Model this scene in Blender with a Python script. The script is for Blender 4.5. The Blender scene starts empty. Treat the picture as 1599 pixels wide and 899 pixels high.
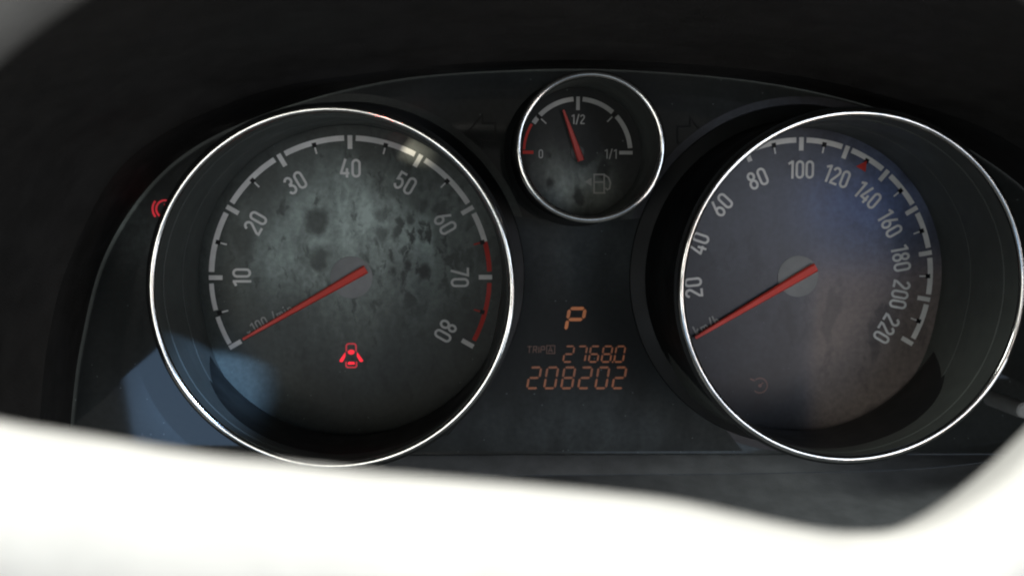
import bpy, bmesh, math, random
from mathutils import Vector, Matrix
random.seed(4)
scene = bpy.context.scene
COL = scene.collection
PI = math.pi
S = 0.32                      # metres from the camera to the plane of the chrome rings
D = 0.1684                    # depth of the dials behind the rings, in units of S
rad = math.radians

# ------------------------------------------------------------------ camera
FPX, YAW, PIT, ROL = 1610.53, -0.0497, 0.0814, 0.0019
def _rot():
    cy, sy, cp, sp, cr, sr = math.cos(YAW), math.sin(YAW), math.cos(PIT), math.sin(PIT), math.cos(ROL), math.sin(ROL)
    Ry = Matrix(((cy, 0, sy), (0, 1, 0), (-sy, 0, cy)))
    Rx = Matrix(((1, 0, 0), (0, cp, -sp), (0, sp, cp)))
    Rz = Matrix(((cr, -sr, 0), (sr, cr, 0), (0, 0, 1)))
    return Rz @ Rx @ Ry
M = _rot()
def W(x, y, z):               # (right, up, depth from the camera) in units of S -> world metres
    return Vector((x * S, (z - 1) * S, y * S))
def at(px, py, z):            # the point of the plane at depth z that the photograph shows at this pixel
    q = M.transposed() @ Vector(((px - 800) / FPX, (py - 450) / FPX, 1))
    return (q.x / q.z * z, -q.y / q.z * z)
def atw(px, py, z):
    x, y = at(px, py, z)
    return W(x, y, z)
cam = bpy.data.cameras.new('camera')
cam.sensor_width = 36
cam.lens = FPX / 1599 * 36
cam.clip_start = 0.005
cam.clip_end = 50
cam.dof.use_dof = True
cam.dof.focus_distance = 1.10 * S
cam.dof.aperture_fstop = 15.0
co = bpy.data.objects.new('camera', cam)
COL.objects.link(co)
def w3(v): return Vector((v[0], v[2], -v[1]))
r_, d_, f_ = w3(M[0]), w3(M[1]), w3(M[2])
mw = Matrix((( r_.x, -d_.x, -f_.x), (r_.y, -d_.y, -f_.y), (r_.z, -d_.z, -f_.z))).to_4x4()
mw.translation = W(0, 0, 0)
co.matrix_world = mw
scene.camera = co

# ------------------------------------------------------------------ world, lamps, exposure
wd = bpy.data.worlds.new('World')
scene.world = wd
wd.use_nodes = True
bg = wd.node_tree.nodes['Background']
bg.inputs[0].default_value = (1.0, 0.97, 0.92, 1)
bg.inputs[1].default_value = 0.11
vs = scene.view_settings
vs.view_transform = 'Standard'
vs.look = 'None'
vs.exposure = 0
vs.gamma = 1
scene.cycles.filter_width = 2.1
try: vs.use_curve_mapping = False
except Exception: pass

def area(name, loc, target, sx, sy, radiance, col, shape='RECTANGLE', roll=0.0):
    l = bpy.data.lights.new(name, 'AREA')
    l.shape = shape
    l.size, l.size_y = sx, sy
    l.color = col
    a = sx * sy * (PI / 4 if shape in ('ELLIPSE', 'DISK') else 1)
    l.energy = radiance * PI * a
    o = bpy.data.objects.new(name, l)
    COL.objects.link(o)
    q = (target - loc).to_track_quat('-Z', 'Z')
    o.rotation_euler = (q.to_matrix() @ Matrix.Rotation(roll, 3, 'Z')).to_euler()
    o.location = loc
    return o
def mirror_lamp(name, px, py, wpx, hpx, zl, radiance, col, shape='RECTANGLE', roll=0.0):
    """a window-like lamp behind the camera, where the glossy dials mirror it at the given place"""
    k = (2 * (1 + D) - zl) / (1 + D)
    x, y = at(px, py, 1 + D)
    u = (1 + D) / FPX * k * S
    loc = W(x * k, y * k, zl)
    return area(name, loc, loc + Vector((0, 1, 0)), wpx * u, hpx * u, radiance, col, shape, roll)

# added soft frontal fill lamps, placed where only the dials face them
mirror_lamp('fill_light', 530, 400, 330, 330, -1.6, 7.4, (1.0, .98, .91), 'ELLIPSE')
mirror_lamp('blue_fill_light', 1300, 300, 330, 190, -1.6, 9.0, (.72, .82, 1.0), roll=rad(-20))  # added bluish fill, tints the upper part of the right dial
mirror_lamp('fill_light', 1375, 550, 210, 300, -1.6, 8.0, (1.0, .86, .78))  # added warm fill, tints the lower part of the right dial
# daylight from the two side windows, grazing the hood and the trim
area('right_window_light', W(2.2, 1.5, -1.2), W(0, -.1, 1.0), .35, .25, 2.5, (.92, 1.0, .98))
area('left_window_light', W(-2.2, 1.3, -1.2), W(.5, -.1, 1.0), .35, .25, 30, (.96, 1.0, .95))
# the patch of sky in the side window, mirrored low on the left
mirror_lamp('side_window_light', 305, 660, 195, 290, -1.6, 2.2, (.36, .62, 1.0), roll=rad(7))
mirror_lamp('fill_light', 1010, 640, 1300, 330, -1.6, .75, (.55, .74, 1.0))  # added wide blue fill, washes the panel and the lower dials
area('low_right_light', W(2.6, -1.0, -.9), W(.5, -.1, 1), .30, .30, 3.5, (.80, .88, 1.0))
def glint(name, loc, target, energy, size, cone, col):
    l = bpy.data.lights.new(name, 'SPOT')
    l.energy = energy; l.color = col
    l.shadow_soft_size = size
    l.spot_size = rad(cone); l.spot_blend = .4
    o = bpy.data.objects.new(name, l)
    COL.objects.link(o)
    o.location = loc
    o.rotation_euler = (target - loc).to_track_quat('-Z', 'Y').to_euler()
glint('red_glint_spot', W(-.33, -.12, -.9), atw(572, 178, 1.0), 4, .010, .9, (1.0, .06, .04))  # added red spot, only there to put a red glint on the ring
# a fleck of sun on the upper edge of the left dial
fl = bpy.data.lights.new('sun_fleck', 'SPOT')
fl.energy = 60
fl.color = (1.0, .93, .74)
fl.shadow_soft_size = .004
fl.spot_size = rad(1.15)
fl.spot_blend = .5
fo = bpy.data.objects.new('sun_fleck', fl)
COL.objects.link(fo)
fo.location = W(-.5, -.2, -1.9)
fo.rotation_euler = ((atw(622, 222, 1 + D) - fo.location).to_track_quat('-Z', 'Y').to_matrix() @ Matrix.Rotation(rad(-27), 3, 'Z')).to_euler()
fo.scale = (1.45, .30, 1)
# added blue spot, imitates the window's reflection at the foot of the left dial
bl = bpy.data.lights.new('blue_patch_spot', 'SPOT')
bl.energy = 80
bl.color = (.36, .60, 1.0)
bl.shadow_soft_size = .006
bl.spot_size = rad(2.3)
bl.spot_blend = .35
bo = bpy.data.objects.new('blue_patch_spot', bl)
COL.objects.link(bo)
bo.location = W(.9, .8, -1.9)
bo.rotation_euler = ((atw(322, 610, 1 + D) - bo.location).to_track_quat('-Z', 'Z').to_matrix() @ Matrix.Rotation(rad(8), 3, 'Z')).to_euler()
# the hard sunlight that falls on the steering wheel
sl = bpy.data.lights.new('sunbeam', 'SPOT')
sl.energy = 110
sl.color = (1.0, .975, .92)
sl.shadow_soft_size = .012
sl.spot_size = rad(14)
sl.spot_blend = .3
so = bpy.data.objects.new('sunbeam', sl)
COL.objects.link(so)
so.location = W(-1.0, 4.3, -1.9)
so.rotation_euler = (atw(800, 900, .3) - so.location).to_track_quat('-Z', 'Y').to_euler()

# ------------------------------------------------------------------ materials
def mat(name):
    m = bpy.data.materials.new(name)
    m.use_nodes = True
    nt = m.node_tree
    return m, nt, nt.nodes['Principled BSDF'], nt.nodes['Material Output']
def N(nt, t, **k):
    n = nt.nodes.new(t)
    for a, b in k.items(): setattr(n, a, b)
    return n
def math_(nt, op, a, b=None, c=None, clamp=False):
    n = N(nt, 'ShaderNodeMath', operation=op, use_clamp=clamp)
    for i, v in enumerate((a, b, c)):
        if v is None: continue
        if isinstance(v, (int, float)): n.inputs[i].default_value = v
        else: nt.links.new(v, n.inputs[i])
    return n.outputs[0]
def ramp(nt, v, a, b, lo=0.0, hi=1.0):
    n = N(nt, 'ShaderNodeMapRange', interpolation_type='SMOOTHSTEP')
    nt.links.new(v, n.inputs[0])
    for i, x in zip((1, 2, 3, 4), (a, b, lo, hi)): n.inputs[i].default_value = x
    return n.outputs[0]
def coords(nt, scale=(1, 1, 1), loc=(0, 0, 0)):
    tc = N(nt, 'ShaderNodeTexCoord')
    mp = N(nt, 'ShaderNodeMapping')
    mp.inputs['Scale'].default_value = tuple(s / S for s in scale)
    mp.inputs['Location'].default_value = loc
    nt.links.new(tc.outputs['Object'], mp.inputs[0])
    return mp.outputs[0]
def noise(nt, vec, scale, detail=4, rough=.55, dist=0.0):
    n = N(nt, 'ShaderNodeTexNoise')
    n.inputs['Scale'].default_value = scale
    n.inputs['Detail'].default_value = detail
    n.inputs['Roughness'].default_value = rough
    n.inputs['Distortion'].default_value = dist
    nt.links.new(vec, n.inputs['Vector'])
    return n.outputs['Fac']
def plain(name, col, rough=.4, metal=0.0, spec=.5, coat=0.0, bump=None, var=0.0):
    m, nt, p, out = mat(name)
    p.inputs['Base Color'].default_value = (*col, 1)
    p.inputs['Roughness'].default_value = rough
    p.inputs['Metallic'].default_value = metal
    p.inputs['Specular IOR Level'].default_value = spec
    p.inputs['Coat Weight'].default_value = coat
    p.inputs['Coat Roughness'].default_value = .06
    if bump or var:
        v = coords(nt)
        if bump:
            b = N(nt, 'ShaderNodeBump')
            b.inputs['Strength'].default_value = bump[1]
            b.inputs['Distance'].default_value = .0004
            nt.links.new(noise(nt, v, bump[0], 3), b.inputs['Height'])
            nt.links.new(b.outputs[0], p.inputs['Normal'])
        if var:
            f = ramp(nt, noise(nt, v, 40, 6), .3, .75, 1 - var, 1 + var)
            mx = N(nt, 'ShaderNodeMix', data_type='RGBA', blend_type='MULTIPLY')
            mx.inputs[0].default_value = 1
            mx.inputs[6].default_value = (*col, 1)
            nt.links.new(f, mx.inputs[7])
            nt.links.new(mx.outputs[2], p.inputs['Base Color'])
            nt.links.new(ramp(nt, noise(nt, v, 14, 5), .3, .7, rough * .8, min(1, rough * 1.25)), p.inputs['Roughness'])
    return m
def glow(name, col, strength, base=(.02, .02, .02)):
    m, nt, p, out = mat(name)
    p.inputs['Base Color'].default_value = (*base, 1)
    p.inputs['Roughness'].default_value = .4
    p.inputs['Emission Color'].default_value = (*col, 1)
    v = coords(nt)
    nt.links.new(ramp(nt, noise(nt, v, 25, 3), .3, .7, strength * .75, strength * 1.2), p.inputs['Emission Strength'])
    return m

def stained(name, base, kind, coat_rough, film_col, spec=.5):
    """dark glossy dial print under a film of dried stains, some kinds with reflections painted into it"""
    m, nt, p, out = mat(name)
    p.inputs['Base Color'].default_value = (*base, 1)
    p.inputs['Roughness'].default_value = coat_rough
    p.inputs['Specular IOR Level'].default_value = spec
    film = N(nt, 'ShaderNodeBsdfDiffuse')
    film.inputs['Color'].default_value = (*film_col, 1)
    v = coords(nt)
    sep = N(nt, 'ShaderNodeSeparateXYZ')
    nt.links.new(v, sep.inputs[0])
    x, z = sep.outputs[0], sep.outputs[2]
    flat = N(nt, 'ShaderNodeCombineXYZ')
    nt.links.new(x, flat.inputs[0])
    nt.links.new(z, flat.inputs[1])
    v = flat.outputs[0]
    # warped coordinates
    nz = N(nt, 'ShaderNodeTexNoise')
    nz.inputs['Scale'].default_value = 22
    nz.inputs['Detail'].default_value = 6
    nz.inputs['Roughness'].default_value = .62
    nt.links.new(v, nz.inputs['Vector'])
    wv = N(nt, 'ShaderNodeVectorMath', operation='MULTIPLY_ADD')
    nt.links.new(nz.outputs['Color'], wv.inputs[0])
    wv.inputs[1].default_value = (.030, .038, 0)
    nt.links.new(v, wv.inputs[2])
    wv = wv.outputs[0]
    def gauss(cx, cz, sx, sz):
        a = math_(nt, 'POWER', math_(nt, 'DIVIDE', math_(nt, 'SUBTRACT', x, cx), sx), 2)
        b = math_(nt, 'POWER', math_(nt, 'DIVIDE', math_(nt, 'SUBTRACT', z, cz), sz), 2)
        return math_(nt, 'EXPONENT', math_(nt, 'MULTIPLY', math_(nt, 'ADD', a, b), -1))
    def blots(scale, lo, hi, stretch=1.0):
        mp = N(nt, 'ShaderNodeMapping')
        mp.inputs['Scale'].default_value = (1, stretch, 1)
        nt.links.new(wv, mp.inputs[0])
        vo = N(nt, 'ShaderNodeTexVoronoi', voronoi_dimensions='2D')
        vo.inputs['Scale'].default_value = scale
        nt.links.new(mp.outputs[0], vo.inputs['Vector'])
        # only some cells hold a blot, each with its own size
        sepc = N(nt, 'ShaderNodeSeparateColor')
        nt.links.new(vo.outputs['Color'], sepc.inputs[0])
        size = ramp(nt, sepc.outputs[0], .12, 1.0, 0.0, hi)
        dd = math_(nt, 'SUBTRACT', size, vo.outputs['Distance'])
        return ramp(nt, dd, -.04, lo)
    big = noise(nt, v, 7, 5, .6)
    mps = N(nt, 'ShaderNodeMapping')
    mps.inputs['Scale'].default_value = (1, .22, 1)
    nt.links.new(wv, mps.inputs[0])
    streak = noise(nt, mps.outputs[0], 34, 4, .6)
    fine = noise(nt, v, 160, 3)
    mpb = N(nt, 'ShaderNodeMapping')
    mpb.inputs['Scale'].default_value = (1, .50, 1)
    nt.links.new(wv, mpb.inputs[0])
    drops = noise(nt, mpb.outputs[0], 70, 4, .60)
    pools = noise(nt, mpb.outputs[0], 26, 4, .55)
    if kind == 'tacho':
        body = math_(nt, 'ADD', math_(nt, 'MULTIPLY', gauss(-.02, .05, .055, .07), .85), math_(nt, 'MULTIPLY', gauss(.055, .05, .08, .065), .78))
        body = math_(nt, 'ADD', body, math_(nt, 'MULTIPLY', gauss(.0, -.02, .15, .13), .09))
        body = math_(nt, 'ADD', body, math_(nt, 'MULTIPLY', gauss(-.095, .03, .045, .06), .28))
        h1 = math_(nt, 'MULTIPLY', ramp(nt, drops, .50, .61), gauss(.075, .03, .075, .08))
        h2 = math_(nt, 'MULTIPLY', blots(17, .10, .55, .8), gauss(-.055, .05, .085, .07))
        h3 = math_(nt, 'MULTIPLY', ramp(nt, pools, .54, .66), math_(nt, 'ADD', gauss(.03, .05, .10, .06), math_(nt, 'MULTIPLY', gauss(-.05, -.08, .12, .08), .7)))
        h4 = math_(nt, 'MULTIPLY', blots(60, .3, .5, .6), gauss(.08, .02, .08, .10))
        sw = N(nt, 'ShaderNodeSeparateXYZ')
        nt.links.new(wv, sw.inputs[0])
        def pool(cx, cz, r, depth):      # one large dried drop with a ragged edge
            a = math_(nt, 'POWER', math_(nt, 'SUBTRACT', sw.outputs[0], cx + .015), 2)
            b = math_(nt, 'POWER', math_(nt, 'MULTIPLY', math_(nt, 'SUBTRACT', sw.outputs[1], cz + .019), .85), 2)
            return math_(nt, 'MULTIPLY', ramp(nt, math_(nt, 'SQRT', math_(nt, 'ADD', a, b)), r * .55, r * 1.30, 1, 0), depth)
        h2 = math_(nt, 'MAXIMUM', math_(nt, 'MULTIPLY', h2, .6), math_(nt, 'MAXIMUM', pool(-.040, .061, .016, .85), math_(nt, 'MAXIMUM', pool(-.035, .020, .012, .8), pool(-.122, .044, .014, .7))))
        h5 = math_(nt, 'MULTIPLY', ramp(nt, drops, .55, .66), .7)
        h1 = math_(nt, 'MAXIMUM', h1, h5)
        holes = math_(nt, 'MAXIMUM', math_(nt, 'MAXIMUM', h1, h2), math_(nt, 'MAXIMUM', math_(nt, 'MULTIPLY', h3, .8), h4))
        f = math_(nt, 'MULTIPLY', body, ramp(nt, streak, .32, .70, .62, 1.18))
        f = math_(nt, 'MULTIPLY', f, ramp(nt, noise(nt, wv, 12, 4, .55), .34, .66, .65, 1.25))
        f = math_(nt, 'MULTIPLY', f, math_(nt, 'SUBTRACT', 1, math_(nt, 'MULTIPLY', holes, .93, clamp=True)))
        f = math_(nt, 'ADD', f, ramp(nt, big, .3, .8, .03, .07))
        f = math_(nt, 'ADD', f, math_(nt, 'MULTIPLY', gauss(-.18, -.15, .08, .10), .20))  # extra film painted where the mirrored blue patch should show
        k = .78
    elif kind == 'fuel':
        body = math_(nt, 'ADD', gauss(-.02, -.045, .028, .035), math_(nt, 'MULTIPLY', gauss(.012, -.035, .03, .025), .6))
        holes = math_(nt, 'MULTIPLY', blots(36, .16, .6, .8), 1)
        f = math_(nt, 'MULTIPLY', body, ramp(nt, streak, .3, .7, .4, 1.2))
        f = math_(nt, 'MULTIPLY', f, math_(nt, 'SUBTRACT', 1, math_(nt, 'MULTIPLY', holes, .8)))
        f = math_(nt, 'ADD', f, ramp(nt, big, .3, .8, .03, .07))
        k = .45
    elif kind == 'speedo':  # reflected veil painted as film: blue at upper right, brown at lower right
        holes = math_(nt, 'MULTIPLY', blots(20, .3, .6, .8), ramp(nt, big, .42, .6))
        f = math_(nt, 'ADD', ramp(nt, big, .3, .75, .06, .20), math_(nt, 'MULTIPLY', gauss(.07, .08, .09, .07), ramp(nt, streak, .3, .7, .42, .66)))
        f = math_(nt, 'MULTIPLY', f, math_(nt, 'SUBTRACT', 1, math_(nt, 'MULTIPLY', holes, .6)))
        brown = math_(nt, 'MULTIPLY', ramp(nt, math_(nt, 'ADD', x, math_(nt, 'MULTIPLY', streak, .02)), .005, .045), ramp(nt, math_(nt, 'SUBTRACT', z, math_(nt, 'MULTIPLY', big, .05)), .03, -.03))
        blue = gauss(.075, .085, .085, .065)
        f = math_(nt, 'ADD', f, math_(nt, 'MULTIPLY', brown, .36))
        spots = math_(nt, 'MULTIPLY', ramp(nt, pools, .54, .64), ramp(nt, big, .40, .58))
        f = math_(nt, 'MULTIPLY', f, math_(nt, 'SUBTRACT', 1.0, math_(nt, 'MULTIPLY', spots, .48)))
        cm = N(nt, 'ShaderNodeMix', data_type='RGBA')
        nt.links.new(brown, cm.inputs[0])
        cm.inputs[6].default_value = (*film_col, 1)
        cm.inputs[7].default_value = (.50, .41, .37, 1)  # brown of the painted reflection
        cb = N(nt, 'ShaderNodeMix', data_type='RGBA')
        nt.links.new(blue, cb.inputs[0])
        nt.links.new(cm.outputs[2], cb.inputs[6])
        cb.inputs[7].default_value = (.27, .37, .72, 1)  # blue of the painted reflection
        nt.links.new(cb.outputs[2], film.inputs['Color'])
        k = .62
    else:
        body = math_(nt, 'ADD', gauss(.165, .045, .06, .03), gauss(.19, -.15, .16, .06))
        f = math_(nt, 'ADD', math_(nt, 'MULTIPLY', body, ramp(nt, streak, .3, .7, .25, 1)), ramp(nt, big, .35, .8, .14, .30))
        f = math_(nt, 'ADD', f, math_(nt, 'MULTIPLY', gauss(-.418, .05, .028, .035), ramp(nt, pools, .35, .65, .9, .3)))
        k = .18
    if kind == 'window':
        body = math_(nt, 'ADD', gauss(.0, .13, .09, .05), gauss(.02, -.09, .20, .05))
        f = math_(nt, 'ADD', math_(nt, 'MULTIPLY', body, ramp(nt, pools, .3, .7, .35, 1)), ramp(nt, big, .3, .8, .12, .34))
        k = .085
    f = math_(nt, 'MULTIPLY', f, ramp(nt, fine, .2, .8, .8, 1.2))
    f = math_(nt, 'MULTIPLY', f, k, clamp=True)
    # specks of dust
    vs_ = N(nt, 'ShaderNodeTexVoronoi', voronoi_dimensions='2D')
    vs_.inputs['Scale'].default_value = 75
    nt.links.new(v, vs_.inputs['Vector'])
    sc_ = N(nt, 'ShaderNodeSeparateColor')
    nt.links.new(vs_.outputs['Color'], sc_.inputs[0])
    spk = math_(nt, 'MULTIPLY', ramp(nt, vs_.outputs['Distance'], .03, .07, 1, 0), math_(nt, 'GREATER_THAN', sc_.outputs[1], .93))
    f = math_(nt, 'MAXIMUM', f, math_(nt, 'MULTIPLY', spk, .28))
    mx = N(nt, 'ShaderNodeMixShader')
    nt.links.new(f, mx.inputs[0])
    nt.links.new(p.outputs[0], mx.inputs[1])
    nt.links.new(film.outputs[0], mx.inputs[2])
    nt.links.new(mx.outputs[0], out.inputs['Surface'])
    return m

MT = {}
MT['face_tacho'] = stained('tachometer face with stains and a painted reflection', (.012, .0125, .012), 'tacho', .35, (.50, .585, .535), .14)
MT['face_speed'] = stained('speedometer face with stains and painted reflections', (.014, .014, .016), 'speedo', .34, (.40, .42, .50), .30)
MT['face_fuel'] = stained('stained fuel face', (.011, .011, .011), 'fuel', .3, (.50, .56, .52), .15)
MT['panel'] = stained('glossy black panel', (.014, .0145, .014), 'panel', .05, (.45, .52, .52))
MT['window'] = stained('smoked display window', (.006, .0068, .0068), 'window', .42, (.40, .48, .50), .12)
MT['print'] = plain('pale grey print', (.70, .69, .66), .5, spec=.2, var=.10)
MT['print_dim'] = plain('dim grey print', (.36, .36, .34), .5, spec=.2, var=.10)
MT['red_print'] = plain('red print', (.50, .035, .025), .5, spec=.2, var=.1)
MT['needle'] = plain('red needle plastic', (.70, .06, .04), .45, spec=.3, var=.08)
MT['needle_dim'] = plain('dull red needle plastic', (.42, .05, .04), .5, spec=.3, var=.08)
MT['cap'] = plain('needle cap plastic', (.27, .275, .27), .5, spec=.2, var=.12)
MT['cap_dark'] = plain('dark needle cap plastic', (.020, .021, .020), .45, var=.12)
MT['dark_print'] = plain('black print', (.003, .003, .003), .5, spec=.2)
MT['chrome'] = plain('worn chrome', (.52, .52, .50), .12, metal=1.0, bump=(26, .30), var=.22)
MT['tube'] = plain('satin black tube plastic', (.010, .011, .011), .45, spec=.3, bump=(60, .10), var=.15)
MT['wall'] = plain('matte black tube wall', (.072, .080, .072), .6, bump=(900, .15), var=.1)
MT['hood'] = plain('grained black plastic', (.028, .0262, .024), .7, spec=.3, bump=(420, .5), var=.15)
MT['trim'] = plain('grained charcoal plastic', (.20, .212, .218), .55, bump=(420, .4), var=.15)
MT['wheel'] = plain('pale grey steering wheel vinyl', (.62, .615, .59), .5, bump=(200, .15), var=.05)
MT['leather'] = plain('grey rim leather', (.17, .166, .155), .6, bump=(160, .4), var=.1)
MT['lcd'] = glow('amber display segment', (1.0, .27, .05), .105)
MT['lcd_bright'] = glow('bright amber display segment', (1.0, .29, .05), .20)
MT['lcd_dim'] = glow('dim amber display segment', (1.0, .30, .08), .035)
MT['red_lamp'] = glow('lit red telltale', (1.0, .004, .025), 1.15, (.01, .004, .004))
MT['red_lamp_dim'] = glow('lit red outline telltale', (1.0, .015, .04), .42, (.01, .004, .004))
MT['off_lamp'] = plain('unlit telltale', (.20, .10, .085), .4)

# ------------------------------------------------------------------ mesh helpers
def make(name, verts, faces, m, parent=None, smooth=False, loc=None):
    me = bpy.data.meshes.new(name)
    me.from_pydata([tuple(v) for v in verts], [], faces)
    bm = bmesh.new()
    bm.from_mesh(me)
    bmesh.ops.recalc_face_normals(bm, faces=bm.faces)
    bm.to_mesh(me)
    bm.free()
    if smooth:
        for p in me.polygons: p.use_smooth = True
        me.set_sharp_from_angle(angle=rad(smooth if smooth is not True else 40))
    me.materials.append(MT[m])
    o = bpy.data.objects.new(name, me)
    COL.objects.link(o)
    if parent: o.parent = parent
    if loc: o.location = loc
    return o
def thing(name, label, cat, loc, group=None):
    o = bpy.data.objects.new(name, None)
    o.empty_display_size = .01
    COL.objects.link(o)
    o.location = loc
    o['label'] = label
    o['category'] = cat
    if group: o['group'] = group
    return o
def L(u, v, h):               # dial coordinates (right, up, towards the viewer) -> local metres
    return (u * S, -h * S, v * S)
class MB:
    def __init__(s): s.v, s.f = [], []
    def ribbon(s, pts, w, h0, h1, closed=False):
        """flat raised stroke of width w along pts, mitred"""
        n = len(pts)
        P = [Vector(p) for p in pts]
        base = len(s.v)
        for i in range(n):
            a = P[i - 1] if (i or closed) else None
            b = P[(i + 1) % n] if (i < n - 1 or closed) else None
            d1 = (P[i] - a).normalized() if a is not None else None
            d2 = (b - P[i]).normalized() if b is not None else None
            if d1 is None: d1 = d2
            if d2 is None: d2 = d1
            t = d1 + d2
            t = t.normalized() if t.length > 1e-6 else d2
            nn = Vector((-t.y, t.x))
            k = max(.5, nn.dot(Vector((-d2.y, d2.x))))
            o = nn * (w / 2 / k)
            for q in (P[i] + o, P[i] - o):
                s.v.append(L(q.x, q.y, h1)); s.v.append(L(q.x, q.y, h0))
        m = n if closed else n - 1
        for i in range(m):
            a = base + 4 * i
            b = base + 4 * ((i + 1) % n)
            s.f += [(a, b, b + 2, a + 2), (a, a + 1, b + 1, b), (a + 2, b + 2, b + 3, a + 3)]
        if not closed:
            for a in (base, base + 4 * (n - 1)): s.f.append((a, a + 2, a + 3, a + 1))
    def poly(s, pts, h0, h1):
        base = len(s.v)
        n = len(pts)
        for p in pts:
            s.v.append(L(p[0], p[1], h1)); s.v.append(L(p[0], p[1], h0))
        s.f.append(tuple(base + 2 * i for i in range(n)))
        for i in range(n):
            j = (i + 1) % n
            s.f.append((base + 2 * i, base + 2 * i + 1, base + 2 * j + 1, base + 2 * j))
    def build(s, name, m, parent=None, smooth=False, loc=None): return make(name, s.v, s.f, m, parent, smooth, loc)
def lathe(name, prof, m, parent, n=160, rf=None, smooth=35, closed=False):
    v, f = [], []
    for i in range(n):
        a = 2 * PI * i / n
        for (r, h) in prof:
            rr = rf(r, h, a) if rf else r
            v.append(L(rr * math.cos(a), rr * math.sin(a), h))
    k = len(prof)
    for i in range(n):
        j = (i + 1) % n
        for q in range(k if closed else k - 1):
            q2 = (q + 1) % k
            f.append((i * k + q, j * k + q, j * k + q2, i * k + q2))
    return make(name, v, f, m, parent, smooth)

# stroke lettering of the dials
def arc(cx, cy, rx, ry, a0, a1, n=10):
    return [(cx + rx * math.cos(rad(a0 + (a1 - a0) * i / n)), cy + ry * math.sin(rad(a0 + (a1 - a0) * i / n))) for i in range(n + 1)]
x0, x1, y0, y1 = .065, .435, .065, .935
GL = {   # width, [(points, closed)]
    '0': (.5, [(arc(.25, .75, .185, .185, 0, 180) + arc(.25, .25, .185, .185, 180, 360), True)]),
    '1': (.40, [([(.30, 0), (.30, .985)], False), ([(.06, .80), (.29, .93)], False)]),
    '2': (.5, [(arc(.25, .74, .185, .195, 175, -28) + [(.10, .20), (.085, .12), (.085, .065), (.47, .065)], False)]),
    '3': (.5, [(arc(.24, .745, .175, .19, 165, -85) + [(.19, .545)], False), ([(.19, .535)] + arc(.24, .275, .19, .21, 82, -165), False)]),
    '4': (.52, [([(.31, 1), (.075, .27), (.075, .235), (.50, .235)], False), ([(.385, .5), (.385, 0)], False)]),
    '5': (.5, [([(.43, .935), (.10, .935), (.085, .53)] + arc(.25, .33, .185, .265, 125, -160, 14), False)]),
    '6': (.5, [([(.34, 1), (.13, .52)], False), (arc(.25, .30, .185, .235, 0, 345, 18), True)]),
    '7': (.48, [([(.02, .935), (.43, .935), (.18, 0)], False)]),
    '8': (.5, [(arc(.25, .745, .165, .19, 0, 345, 16), True), (arc(.25, .285, .185, .22, 0, 345, 16), True)]),
    '/': (.36, [([(.04, -.04), (.33, 1.04)], False)]),
    'x': (.40, [([(.05, .05), (.35, .42)], False), ([(.05, .42), (.35, .05)], False)]),
    'm': (.66, [([(.07, 0), (.07, .66)], False), ([(.07, .45)] + arc(.20, .48, .125, .12, 150, 0, 6) + [(.325, 0)], False), ([(.325, .45)] + arc(.455, .48, .125, .12, 150, 0, 6) + [(.58, 0)], False)]),
    'n': (.44, [([(.07, 0), (.07, .66)], False), ([(.07, .42)] + arc(.22, .45, .145, .15, 150, 0, 6) + [(.365, 0)], False)]),
    'h': (.46, [([(.07, 0), (.07, 1)], False), ([(.07, .42)] + arc(.22, .45, .145, .15, 150, 0, 6) + [(.365, 0)], False)]),
    'i': (.2, [([(.09, 0), (.09, .64)], False), ([(.09, .80), (.09, .94)], False)]),
    'k': (.44, [([(.07, 0), (.07, 1)], False), ([(.36, .66), (.08, .30)], False), ([(.17, .40), (.38, 0)], False)]),
    ' ': (.25, []),
}
def text(name, s, cu, cv, size, ang, parent, m='print', stroke=.13, gap=.10, h=.0006, sx=1.0):
    """lettering centred at (cu, cv), its up direction turned by ang from +v"""
    tot = sum(GL[c][0] for c in s) + gap * (len(s) - 1)
    b = MB()
    ca, sa = math.cos(ang), math.sin(ang)
    xx = -tot / 2
    for c in s:
        for k, (pts, cl) in enumerate(GL[c][1]):
            q = []
            for (x, y) in pts:
                X, Y = (xx + x) * size * sx, (y - .5) * size
                q.append((X * ca - Y * sa, X * sa + Y * ca))
            b.ribbon(q, stroke * size, .0001, h + .00004 * k, cl)
        xx += GL[c][0] + gap
    return b.build(name, m, parent, loc=L(cu, cv, 0))
def pol(r, deg): return (r * math.cos(rad(deg)), r * math.sin(rad(deg)))
PX = .1587 / 221              # one photograph pixel on the dial plane

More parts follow.
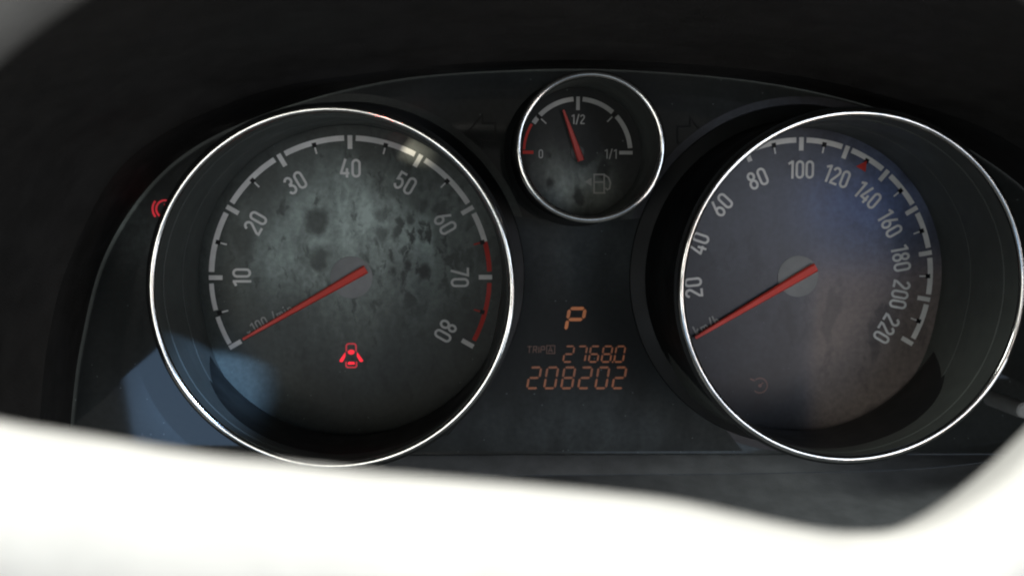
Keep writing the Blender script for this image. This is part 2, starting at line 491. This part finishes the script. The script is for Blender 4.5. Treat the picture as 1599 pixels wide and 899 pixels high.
def tick(name, r0, r1, deg, w, parent, m='print', h=.0006):
    b = MB()
    b.ribbon([pol(r0, deg), pol(r1, deg)], w, .0001, h)
    return b.build(name, m, parent)
def scale_arc(r, w, a0, a1, parent, m='print', h=.0005):
    b = MB()
    n = max(2, int(abs(a1 - a0) / 2))
    b.ribbon([pol(r, a0 + (a1 - a0) * i / n) for i in range(n + 1)], w, .0001, h)
    return b.build('scale_band', m, parent)
def notch(deg, R, parent):
    b = MB()
    b.ribbon([pol(R - 12 * PX, deg), pol(R - 4.5 * PX, deg)], 7 * PX, .0001, .0008)
    return b.build('notch', 'dark_print', parent)
def needle(a_deg, r_tip, r_tail, w_tip, w_tail, parent, h=.006, cap_r=.0237, cm='cap', nm='needle'):
    if cap_r:
        cap = lathe('needle_cap', [(0.0001, .0012), (cap_r * .96, .0012), (cap_r, .0008), (cap_r, .0002)], cm, parent, 64)
    b = MB()
    d = Vector(pol(1, a_deg)); n = Vector((-d.y, d.x))
    t = d * r_tip; e = d * -r_tail
    hs = []
    # roof-shaped needle: a ridge along its length
    V = []
    for p, w in ((t, w_tip), (d * (r_tip * .0), w_tail * .96), (e, w_tail)):
        for k, hh in ((-.5, 0), (-.32, .0022), (.32, .0022), (.5, 0)):
            q = p + n * (w * k)
            V.append(L(q.x, q.y, h + hh))
    F = []
    for i in range(2):
        for k in range(3): F.append((4 * i + k, 4 * i + k + 1, 4 * i + 5 + k, 4 * i + 4 + k))
        F.append((4 * i + 3, 4 * i, 4 * i + 4, 4 * i + 7))
    F += [(0, 1, 2, 3), (8, 9, 10, 11)]
    o = make('needle', V, F, nm, parent)
    if cap_r: 
        sp = lathe('spindle', [(.0001, h), (.0035, h), (.0035, .003)], 'tube', o, 24)
    return o

# ------------------------------------------------------------------ gauge shells
def tube_parts(root, Rr, d, flare, base_r, ring_w=.0037):
    def edge(a):              # outline of the tube's foot: a little wider at the bottom
        t = max(0, min(1, (-math.sin(a) - .15) / .75)) if flare else 0
        return .983 * Rr * (1 + .105 * t * t * (3 - 2 * t))
    def rf(r, h, a):
        t = 1 - h / d
        return r * (1 + (edge(a) / (.983 * Rr) - 1) * min(1, t * 1.15))
    k = Rr / .1729
    lathe('tube_wall', [(Rr - .0030 * k, d * .985), (Rr - .0032 * k, d * .83), (Rr - .0040 * k, d * .825),
                        (Rr - .0036 * k, d * .42), (Rr - .0042 * k, d * .415), (Rr - .0029 * k, .0002)], 'wall', root, 192, rf, 25)
    lathe('tube_shell', [(Rr + .0030 * k, d * .985), (Rr + .0062 * k, d * .975), (Rr + .0066 * k, d * .93), (Rr + .0040 * k, d * .88),
                         (Rr + .0035 * k, d * .12), (Rr + .0070 * k, d * .045), (base_r, d * .012), (base_r + .001, .0001)], 'tube', root, 192)
    w = ring_w
    prof = []
    for i in range(14):
        a = 2 * PI * i / 14
        prof.append((Rr - .0002 + w * math.cos(a) * (1.0 if math.sin(a) > 0 else .9), d + w * .85 * math.sin(a)))
    lathe('chrome_ring', prof, 'chrome', root, 224, None, True, True)

R = .1587
# ------------------------------------------------------------------ tachometer
TC = (-.1233, -.0831)
tacho = thing('tachometer', 'left chrome ringed rev counter dial numbered 10 to 80 with a red zone', 'gauge', W(TC[0], TC[1], 1 + D))
lathe('dial_face', [(.0001, 0), (.08, 0), (.205, 0)], 'face_tacho', tacho, 96)
tube_parts(tacho, .1729, D, True, .195)
for i in range(9):
    a = 210 - 30 * i
    tick('tick', R - 21 * PX, R, a, 7.2 * PX, tacho)
    if i > 0:
        text('numeral', str(i * 10), *pol(.1222, a), 29 * PX, rad(a - 90), tacho)
    if i < 8:
        red = i >= 6
        am = a - 15
        tick('minor_tick', R - 22 * PX, R - 11 * PX, am, 2.4 * PX, tacho, 'red_print' if red else 'print')
        notch(am, R, tacho)
        g = 2.4
        if i == 6:
            scale_arc(R - 4.2 * PX, 8.4 * PX, a - g, am, tacho)
            o = scale_arc(R - 4 * PX, 7.5 * PX, am - .1, a - 30 + g, tacho, 'red_print'); o['label'] = 'red zone of the scale'
        elif i == 7:
            o = scale_arc(R - 4 * PX, 7 * PX, a - g, a - 30 + g, tacho, 'red_print'); o['label'] = 'red zone of the scale'
        elif i == 0:
            scale_arc(R - 3.6 * PX, 7.0 * PX, a - g * .6, am + 1.4, tacho)
            scale_arc(R - 3.6 * PX, 7.0 * PX, am - 1.4, a - 30 + g, tacho)
        else:
            scale_arc(R - 4.2 * PX, 8.4 * PX, a - g, a - 30 + g, tacho)
text('unit_lettering', 'x100 /min', -.0930, -.0475, 17 * PX, rad(28), tacho, 'print_dim', stroke=.12, gap=.13)
needle(209.6, .139, .0195, .0035, .0098, tacho)
# open-door telltale
def px_on(g, px, py, z):
    x, y = at(px, py, z)
    return (x - g[0], y - g[1])
DZ = px_on(TC, 549, 555, 1 + D)
def sym_loc(c): return L(c[0], c[1], 0)
tl = MB()
u = PX
tl.ribbon([(-7.6 * u, 6 * u)] + [(-7.6 * u, 12 * u)] + [(p[0] * u, p[1] * u) for p in arc(-3.6, 14.5, 4, 4, 180, 90, 5) + arc(3.6, 14.5, 4, 4, 90, 0, 5)] + [(7.6 * u, 12 * u), (7.6 * u, 6 * u)], 2.2 * u, .0001, .0006)
tl.ribbon([(-8.2 * u, -10 * u), (-8.2 * u, -15 * u)] + [(p[0] * u, p[1] * u) for p in arc(-5.2, -16, 3, 3, 180, 270, 4) + arc(5.2, -16, 3, 3, 270, 360, 4)] + [(8.2 * u, -15 * u), (8.2 * u, -10 * u)], 2.2 * u, .0001, .0006)
door = tl.build('door_warning_symbol', 'red_lamp_dim', tacho, loc=sym_loc(DZ))
door['label'] = 'glowing red symbol of a car with open doors'
for sgn in (-1, 1):
    b = MB(); b.poly([(sgn * 9 * u, 5 * u), (sgn * 10.8 * u, 3.2 * u), (sgn * 18.5 * u, -8 * u), (sgn * 17.6 * u, -10.2 * u), (sgn * 13.6 * u, -10.2 * u), (sgn * 9 * u, -1.5 * u)], .0001, .0006)
    b.build('door_leaf', 'red_lamp', door)
b = MB(); b.poly([(p[0] * u, p[1] * u) for p in arc(0, 5.2, 5.4, 3.8, 0, 342, 19)], .0001, .0006); b.build('windscreen', 'red_lamp', door)
b = MB(); b.poly([(-5.6 * u, -14.3 * u), (5.6 * u, -14.3 * u), (4.6 * u, -10.4 * u), (-4.6 * u, -10.4 * u)], .0001, .0006); b.build('rear_window', 'red_lamp', door)

# ------------------------------------------------------------------ speedometer
SC = (.3882, -.0827)
speed = thing('speedometer', 'right chrome ringed speed dial numbered up to 220', 'gauge', W(SC[0], SC[1], 1 + D))
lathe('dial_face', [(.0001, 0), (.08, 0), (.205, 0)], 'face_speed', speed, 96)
tube_parts(speed, .1722, D, True, .195)
def sang(k): return 210 - 1.2 * k if k <= 100 else 190 - k
for k in range(0, 221, 10):
    a = sang(k)
    if k % 20 == 0:
        tick('tick', R - 21 * PX, R, a, 7.2 * PX, speed)
        if k: text('numeral', str(k), *pol(.1222, a), 29 * PX, rad(a - 90), speed, gap=.085 if k > 99 else .10, sx=.94 if k > 99 else 1)
        if k < 220:
            scale_arc(R - 4.2 * PX, 8.4 * PX, a - 2.2, sang(k + 20) + 2.2, speed)
    else:
        notch(a, R, speed)
        if k != 130: tick('minor_tick', R - 22 * PX, R - 11 * PX, a, 2.4 * PX, speed)
        else:
            b = MB()
            b.poly([pol(R - 8 * PX, a), pol(R - 24 * PX, a + 3.0), pol(R - 24 * PX, a - 2.2)], .0001, .0009)
            o = b.build('speed_marker', 'red_print', speed); o['label'] = 'red triangle between 120 and 140'
text('unit_lettering', 'km/h', *px_on(SC, 1104, 509, 1 + D), 19 * PX, rad(28), speed, 'print_dim', stroke=.12, gap=.13)
needle(210.3, .139, .0215, .0045, .0105, speed)
b = MB()
cz = px_on(SC, 1187, 602, 1 + D)
b.ribbon([pol(12 * u, 130 - i * 14) for i in range(20)], 1.8 * u, .0001, .0006)
b.ribbon([(-16 * u, 11 * u), (-9 * u, 8 * u)], 2.4 * u, .0001, .0006)
b.ribbon([(0, 0), (5 * u, 5 * u)], 1.8 * u, .0001, .0007)
b.poly(arc(0, 0, 3 * u, 3 * u, 0, 330, 11), .0001, .0006)
o = b.build('cruise_symbol', 'off_lamp', speed, loc=sym_loc(cz)); o['label'] = 'unlit brownish cruise control symbol'

# ------------------------------------------------------------------ fuel gauge
FD = .1103
FC = (.1255, .0548)
fuel = thing('fuel_gauge', 'small chrome ringed fuel gauge marked 0, 1/2 and 1/1 between the big dials', 'gauge', W(FC[0], FC[1], 1 + FD))
lathe('dial_face', [(.0001, 0), (.03, 0), (.0705, 0)], 'face_fuel', fuel, 64)
tube_parts(fuel, .0700, FD, False, .078, .0036)
RF = .0592
PF = RF / 87
tick('tick', RF - 17 * PF, RF, 180, 5 * PF, fuel, 'red_print')['label'] = 'red tick at empty'
tick('tick', RF - 21 * PF, RF, 90, 5.5 * PF, fuel, 'print_dim')
tick('tick', RF - 21 * PF, RF, 0, 5.5 * PF, fuel, 'print_dim')
scale_arc(RF - 2 * PF, 4 * PF, 177, 149, fuel, 'red_print')['label'] = 'red reserve band'
scale_arc(RF - 3.6 * PF, 7.2 * PF, 147, 139, fuel, 'print_dim')
scale_arc(RF - 3.6 * PF, 7.2 * PF, 136, 95, fuel, 'print_dim')
scale_arc(RF - 3.6 * PF, 7.2 * PF, 85, 49, fuel, 'print_dim')
scale_arc(RF - 3.6 * PF, 7.2 * PF, 43, 5, fuel, 'print_dim')
for a in (138, 46):
    tick('minor_tick', RF - 20 * PF, RF - 9 * PF, a, 2 * PF, fuel, 'print_dim')
    b = MB(); b.ribbon([pol(RF - 9 * PF, a), pol(RF - 1 * PF, a)], 6 * PF, .0001, .0008); b.build('notch', 'dark_print', fuel)
text('numeral', '0', *px_on(FC, 845, 241, 1 + FD), 14 * PF, 0, fuel, 'print_dim', stroke=.12)
text('numeral', '1/2', *px_on(FC, 903, 187, 1 + FD), 15 * PF, 0, fuel, 'print_dim', stroke=.12)
text('numeral', '1/1', *px_on(FC, 954, 241, 1 + FD), 15 * PF, 0, fuel, 'print_dim', stroke=.12)
needle(110.0, .0475, .0095, .0026, .0075, fuel, h=.005, cap_r=.0075, cm='cap_dark', nm='needle_dim')
b = MB()
w = PF
b.ribbon([(-9 * w, -15 * w), (-9 * w, 13 * w), (7 * w, 13 * w), (7 * w, -15 * w)], 2.4 * w, .0001, .0006)
b.ribbon([(-10 * w, -16 * w), (9 * w, -16 * w)], 2.4 * w, .0001, .0007)
b.ribbon([(-9 * w, 1 * w), (7 * w, 1 * w)], 2.2 * w, .0001, .0007)
b.ribbon([(8 * w, 12 * w), (14 * w, 8 * w), (17 * w, 0), (15.5 * w, -9 * w), (12 * w, -11 * w), (9 * w, -8 * w)], 2.4 * w, .0001, .0006)
b.poly([(-13 * w, -5 * w), (-13 * w, 8 * w), (-24 * w, 1.5 * w)], .0001, .0006)
o = b.build('fuel_pump_symbol', 'print_dim', fuel, loc=L(*px_on(FC, 937, 286, 1 + FD), 0)); o['label'] = 'grey petrol pump symbol with arrow to the left'

# ------------------------------------------------------------------ trip display
LC = at(900, 560, 1 + D)
disp = thing('trip_display', 'amber segment display reading P, 2768.0 and 208202 under the fuel gauge', 'display', W(LC[0], LC[1], 1 + D))
WIN = [(802, 338), (880, 346), (960, 346), (1034, 336), (1046, 400), (1052, 470), (1075, 560), (1110, 640), (1160, 704), (640, 706), (700, 680), (752, 620), (790, 540), (812, 450), (812, 390)]
b = MB()
b.poly([px_on(LC, x, y, 1 + D) for x, y in WIN], -.0010, .00008)
b.build('display_window', 'window', disp)
SEG = {'0': 'abcdef', '2': 'abged', '6': 'afgedc', '7': 'abc', '8': 'abcdefg', 'P': 'abefg'}
def seg_digit(ch, px, py, w, h, t, m, name='digit', shear=.16, h1=.0008):
    u0, v0 = px_on(LC, px, py, 1 + D)
    a, c, g = w / 2 * PX, h / 2 * PX, 1.1 * PX
    tt = t * PX
    pts = {'a': ((-a, c), (a, c)), 'd': ((-a, -c), (a, -c)), 'g': ((-a, 0), (a, 0)),
           'f': ((-a, c), (-a, 0)), 'e': ((-a, 0), (-a, -c)), 'b': ((a, c), (a, 0)), 'c': ((a, 0), (a, -c))}
    b = MB()
    for s in SEG[ch]:
        (xa, ya), (xb, yb) = pts[s]
        d = Vector((xb - xa, yb - ya)).normalized() * g
        q = [(xa + d.x, ya + d.y), (xb - d.x, yb - d.y)]
        # six-sided segment with pointed ends
        d = d.normalized()
        n = Vector((-d.y, d.x)) * (tt / 2)
        A, B = Vector(q[0]), Vector(q[1])
        e = d * (tt / 2)
        P = [A, A + e + n, B - e + n, B, B - e - n, A + e - n]
        b.poly([(p.x + shear * p.y, p.y) for p in P], .0001, h1)
    return b.build(name, m, disp, loc=L(u0, v0, 0))
for i, ch in enumerate('27680'):
    seg_digit(ch, 888.5 + i * 19.9, 553.0, 14.2, 25, 2.7, 'lcd')
b = MB(); b.poly([(0, 0), (2.4 * PX, 0), (2.4 * PX, 2.6 * PX), (0, 2.6 * PX)], .0001, .0008)
b.build('decimal_point', 'lcd', disp, loc=L(*px_on(LC, 956, 566.5, 1 + D), 0))
for i, ch in enumerate('208202'):
    seg_digit(ch, 834.5 + i * 26.6, 590.0, 17.2, 33.5, 3.3, 'lcd')
seg_digit('P', 899, 499, 25, 35, 5.2, 'lcd_bright', 'gear_letter', .17)
# small TRIP and boxed A
def strokes(name, lines, px, py, sc, m, w=1.3):
    b = MB()
    for k, l in enumerate(lines): b.ribbon([(x * sc * PX, y * sc * PX) for x, y in l], w * PX, .0001, .0006 + .00003 * (k % 4))
    return b.build(name, m, disp, loc=L(*px_on(LC, px, py, 1 + D), 0))
T = [[(0, 10), (7, 10)], [(3.5, 10), (3, 0)], [(9, 0), (10, 10), (15, 10), (15, 5.5), (9.6, 5)], [(12, 5), (15, 0)], [(18, 0), (18.6, 10)],
     [(21, 0), (22, 10), (27.5, 10), (27.5, 5), (21.6, 5)]]
strokes('trip_lettering', T, 824, 551, 1.0, 'lcd_dim')
strokes('trip_letter_box', [[(0, 0), (13, 0), (13, 12.5), (0, 12.5), (0, 0)], [(3, 2), (6.2, 10.4), (9.6, 2)], [(4.4, 4.6), (8.4, 4.6)]], 854, 552, 1.0, 'lcd_dim', 1.2)

# ------------------------------------------------------------------ the black panel that carries the dials
def catmull(P, n=10, closed=False):
    out = []
    m = len(P)
    for i in range(m if closed else m - 1):
        p0, p1, p2, p3 = (P[(i - 1) % m] if closed or i else P[0]), P[i], P[(i + 1) % m], (P[(i + 2) % m] if closed or i < m - 2 else P[-1])
        for k in range(n):
            t = k / n
            out.append(tuple(.5 * (2 * b + (c - a) * t + (2 * a - 5 * b + 4 * c - d) * t * t + (3 * b - a - 3 * c + d) * t ** 3) for a, b, c, d in zip(p0, p1, p2, p3)))
    if not closed: out.append(tuple(P[-1]))
    return out
PC = at(800, 420, 1 + D)
panel = thing('instrument_panel', 'glossy black instrument panel behind the dials with stains and warning symbols', 'instrument panel', W(PC[0], PC[1], 1 + D + .0012))
v = []
X0, Z1 = -.75, .45
cols, rows = 12, 8
for j in range(rows + 1):
    for i in range(cols + 1):
        v.append(L(-.62 + 1.36 * i / cols, -.40 + .76 * j / rows, 0))
f = [(j * (cols + 1) + i, j * (cols + 1) + i + 1, (j + 1) * (cols + 1) + i + 1, (j + 1) * (cols + 1) + i) for j in range(rows) for i in range(cols)]
make('back_plate', v, f, 'panel', panel)
def on_panel(px, py): 
    x, y = at(px, py, 1 + D)
    return (x - PC[0], y - PC[1])
# brake telltale, half hidden behind the tachometer
b = MB()
c = on_panel(258, 327)
b.ribbon([pol(13.5 * u, a) for a in range(0, 360, 12)], 2.7 * u, .0001, .0010, True)
b.ribbon([pol(19 * u, a) for a in range(140, 222, 6)], 2.8 * u, .0001, .0010)
b.ribbon([pol(19 * u, a) for a in range(-40, 42, 6)], 2.8 * u, .0001, .0010)
b.ribbon([(0, 8 * u), (0, -2 * u)], 2.6 * u, .0001, .0010)
b.ribbon([(0, -5 * u), (0, -8 * u)], 2.6 * u, .0001, .0010)
o = b.build('brake_warning_symbol', 'red_lamp_dim', panel, loc=L(c[0], c[1], 0)); o['label'] = 'glowing red brake warning symbol half hidden by the left dial'
for sgn, cx, cy in ((-1, 752, 206), (1, 1080, 211)):
    b = MB()
    c = on_panel(cx, cy)
    pts = [(-20, 0), (2, 26), (2, 13), (22, 13), (22, -13), (2, -13), (2, -26)]
    b.ribbon([(-sgn * x * u, y * u) for x, y in pts], 3.2 * u, .0001, .0010, True)
    o = b.build('turn_signal_symbol', 'dark_print', panel, loc=L(c[0], c[1], 0))

# ------------------------------------------------------------------ hood and lower trim round the panel
KI = [(110, 668), (126, 540), (168, 390), (262, 262), (400, 184), (600, 128), (810, 110), (1010, 112), (1220, 134), (1400, 180), (1540, 250), (1640, 340), (1700, 480), (1690, 640)]
KO = [(62, 668), (74, 540), (112, 400), (204, 246), (390, 150), (590, 113), (800, 96), (1010, 97), (1225, 116), (1400, 155), (1565, 215), (1690, 320), (1760, 480), (1745, 640)]
def loop(K, z, sc=1.0, c=(800, 420)):
    return [atw(c[0] + (x - c[0]) * sc, c[1] + (y - c[1]) * sc, z) for x, y in K]
loops = [loop(KI, 1 + D - .002), loop(KO, 1.045), loop(KO, 1.015, 1.05), loop(KO, .95, 1.13), loop(KO, .84, 1.28), loop(KO, .66, 1.65), loop(KO, .50, 2.2)]
hood = thing('dashboard_hood', 'dark grained plastic hood arching over and round the dials', 'hood', W(0, .3, .9))
def loft(name, loops, m, parent, n=10, smooth=50):
    o = parent.location
    LL = [[Vector(p) - o for p in catmull([tuple(q) for q in l], n)] for l in loops]
    v = [p for l in LL for p in l]
    k = len(LL[0])
    f = [(a * k + i, a * k + i + 1, (a + 1) * k + i + 1, (a + 1) * k + i) for a in range(len(LL) - 1) for i in range(k - 1)]
    return make(name, v, f, m, parent, smooth)
loft('inner_rim', loops[:2], 'hood', hood)
loft('hood_shell', loops[1:], 'hood', hood)
trim = thing('lower_trim', 'charcoal plastic ledge running below the dials', 'trim', W(0, -.3, 1))
BX = [-120, 100, 360, 640, 930, 1230, 1480, 1720, 1900]
def brow(ys, z): return [atw(x, y, z) for x, y in zip(BX, ys)]
loft('ledge', [brow([716, 714, 712, 711, 710, 710, 710, 708, 700], 1 + D - .001), brow([718, 716, 714, 713, 712.5, 712.5, 712, 708, 700], 1 + D - .006),
               brow([752, 750, 748, 744, 741, 738, 728, 690, 640], 1.135)], 'trim', trim)
loft('lower_slope', [brow([753, 751, 749, 745, 742, 739, 729, 690, 640], 1.134), brow([764, 762, 762, 762, 764, 770, 760, 700, 640], 1.10),
                     brow([840, 840, 840, 840, 850, 860, 840, 760, 690], .98), brow([1000, 1000, 1000, 1000, 1000, 1000, 1000, 900, 800], .84)], 'trim', trim)
b = MB()
kn = atw(1592, 638, 1.07)
kr = thing('trip_button', 'small round grey button at the right edge beside the speed dial', 'button', kn)
lathe('button_cap', [(.0001, .012), (.0065, .012), (.0085, .010), (.009, 0), (.009, -.06)], 'cap', kr, 40)

# ------------------------------------------------------------------ steering wheel in front, sunlit and out of focus
ZW = .30
wheel = thing('steering_wheel', 'blurred pale steering wheel in the foreground, its spokes blown out by sunlight', 'steering wheel', atw(900, 1150, ZW))
TOP = [(-420, 560), (-200, 612), (0, 655), (150, 680), (300, 705), (450, 722), (600, 737), (780, 752), (950, 768), (1060, 782), (1160, 803), (1240, 820), (1310, 830), (1380, 829), (1450, 815), (1520, 780), (1600, 715), (1700, 605), (1850, 420)]
BOT = [(-420, 900), (-200, 960), (0, 1010), (150, 1030), (300, 1045), (450, 1060), (600, 1080), (780, 1100), (950, 1110), (1060, 1110), (1160, 1105), (1240, 1100), (1310, 1090), (1380, 1075), (1450, 1050), (1520, 1020), (1600, 980), (1700, 920), (1850, 820)]
def spoke_loops():
    out = []
    T, B = TOP, BOT
    # cross-section from the back of the top edge, over the rounded front, to the back of the bottom edge
    for t, z in ((.50, ZW + .045), (.27, ZW + .03), (.11, ZW + .012), (.03, ZW + .003), (0, ZW - .001), (.015, ZW - .005), (.05, ZW - .009), (.12, ZW - .014), (.3, ZW - .018), (.6, ZW - .016), (.88, ZW - .006), (.97, ZW + .006), (1, ZW + .02), (.97, ZW + .035), (.9, ZW + .045)):
        out.append([atw(a[0] + (b_[0] - a[0]) * t, a[1] + (b_[1] - a[1]) * t, ZW) + Vector((0, (z - ZW) * S, 0)) for a, b_ in zip(T, B)])
    out.append(out[0])
    return out
loft('spoke', spoke_loops(), 'wheel', wheel, 8, 60)
# rim
cw = atw(990, 1150, ZW)
rm = .0098
rw = (atw(72, 72, ZW) - cw).length + rm * .8
v, f = [], []
n, k = 160, 20
rm = .0098
for i in range(n):
    a = 2 * PI * i / n
    for j in range(k):
        t = 2 * PI * j / k
        r2 = rw + rm * .8 * math.cos(t)
        v.append((r2 * math.cos(a), rm * math.sin(t) + .004, r2 * math.sin(a)))
for i in range(n):
    for j in range(k):
        f.append((i * k + j, ((i + 1) % n) * k + j, ((i + 1) % n) * k + (j + 1) % k, i * k + (j + 1) % k))
make('rim', v, f, 'leather', wheel, True)
